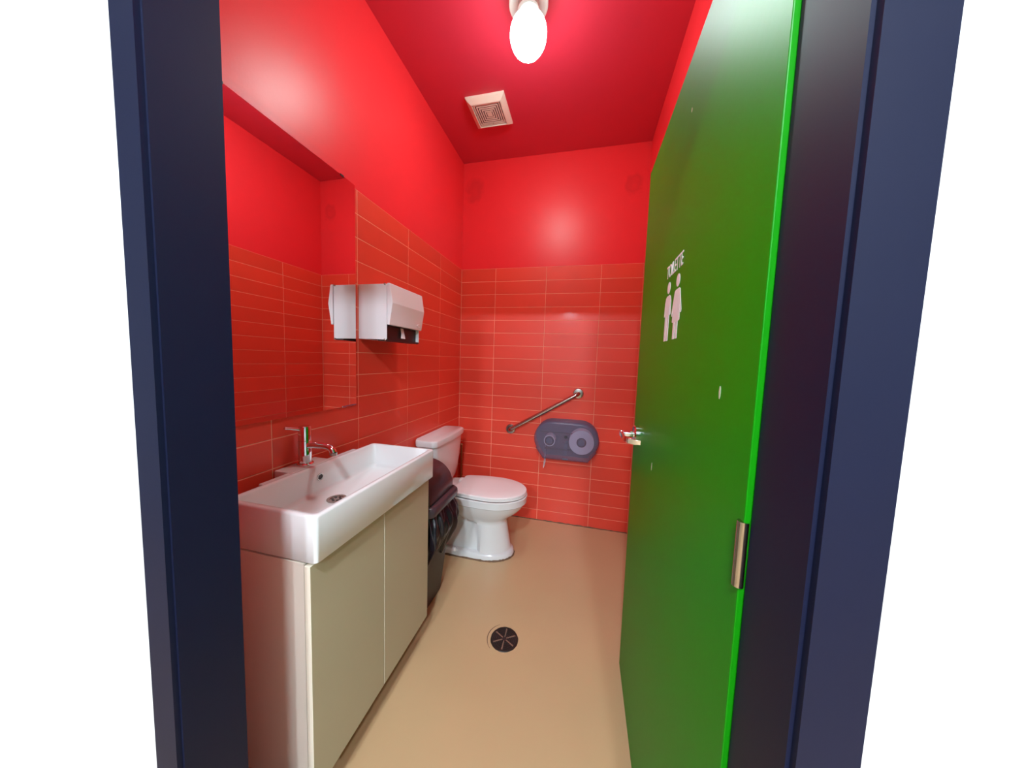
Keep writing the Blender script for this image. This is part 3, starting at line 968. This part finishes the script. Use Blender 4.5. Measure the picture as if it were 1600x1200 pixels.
for x, z, r, lab in rolls:
    link('spindle', lathe([(0.0, 0), (0.026, 0), (0.026, 0.113), (0.022, 0.116), (0.0, 0.116)], (x, -0.0116, z), (0, -1, 0), 28), M['card'], tp, smooth=30)
    t = thing('toilet_paper_roll', lab, 'paper roll', (x, -0.02, z - r), 'rolls in the dispenser')
    link('paper', ring((x, -0.022, z), 0.036, r, 0.095, axis=(0, -1, 0), n=48), M['paper'], t, smooth=40)
    link('core', ring((x, -0.022, z), 0.0325, 0.0358, 0.097, axis=(0, -1, 0), n=36), M['dark'], t, smooth=40)
    if r < 0.06:      # loose end hanging out of the slot
            link('paper_tail', loft([[(x - 0.040, -0.060, z - 0.015), (x - 0.040, -0.028, z - 0.015), (x - 0.0385, -0.028, z - 0.015), (x - 0.0385, -0.060, z - 0.015)],
                                 [(x - 0.037, -0.062, 0.60), (x - 0.037, -0.028, 0.60), (x - 0.0355, -0.028, 0.60), (x - 0.0355, -0.062, 0.60)],
                                 [(x - 0.036, -0.104, 0.56), (x - 0.030, -0.060, 0.56), (x - 0.0285, -0.060, 0.56), (x - 0.0345, -0.104, 0.56)],
                                 [(x - 0.038, -0.106, 0.525), (x - 0.028, -0.070, 0.525), (x - 0.0265, -0.070, 0.525), (x - 0.0365, -0.106, 0.525)],
                                 [(x - 0.042, -0.106, 0.480), (x - 0.036, -0.095, 0.490), (x - 0.0345, -0.095, 0.490), (x - 0.0405, -0.106, 0.480)]]), M['paper'], t)

# ------------------------------------------------------------------ floor drain
FDX, FDY = 0.7245, -1.122
fd = thing('floor_drain', 'round black cast iron floor drain grate set in beige floor', 'drain', (FDX, FDY, 0))
link('sump', lathe([(0.0, 0.0002), (0.058, 0.0002), (0.058, 0.001), (0, 0.001)], (FDX, FDY, 0), (0, 0, 1), 36), M['dark'], fd)
bm = bmesh.new()
n = 48
o_, i_, o2, i2 = [], [], [], []
for k in range(n):
    a = 2 * PI * k / n
    j = 1 + 0.018 * random.random()
    o_.append((FDX + 0.065 * j * math.cos(a), FDY + 0.065 * j * math.sin(a), 0.0))
    o2.append((FDX + 0.063 * j * math.cos(a), FDY + 0.063 * j * math.sin(a), 0.0028))
    i2.append((FDX + 0.0565 * math.cos(a), FDY + 0.0565 * math.sin(a), 0.0028))
    i_.append((FDX + 0.0565 * math.cos(a), FDY + 0.0565 * math.sin(a), 0.0))
loft([o_, o2, i2, i_], False, False, bm)
link('drain_rim', bm, M['iron'], fd)
for r in (0.050, 0.041, 0.032, 0.023, 0.013):
    link('grate_ring', ring((FDX, FDY, 0.0008), r - 0.0022, r + 0.0022, 0.0022, n=36), M['iron'], fd)
for k in range(6):
    a = 2 * PI * k / 6 + 0.55
    c_, s_ = math.cos(a), math.sin(a)
    pl = [Vector((FDX + c_ * r - s_ * w_, FDY + s_ * r + c_ * w_, 0.001)) for r, w_ in ((0.010, -0.0022), (0.054, -0.0030), (0.054, 0.0030), (0.010, 0.0022))]
    link('grate_spoke', loft([pl, [q + Vector((0, 0, 0.0026)) for q in pl]]), M['worn'], fd)
bm = bmesh.new()
ar = []
for k in range(14):
    a = math.radians(120 + 110 * k / 13)
    ww = 0.0016 * math.sin(PI * k / 13) + 0.0004
    ar.append([(FDX + (0.081 + s * ww) * math.cos(a), FDY + (0.081 + s * ww) * math.sin(a), zz) for s, zz in ((-1, 0.0), (1, 0.0), (1, 0.0006), (-1, 0.0006))])
loft(ar, bm=bm)
link('sealant_smear', bm, M['caulk'], fd)
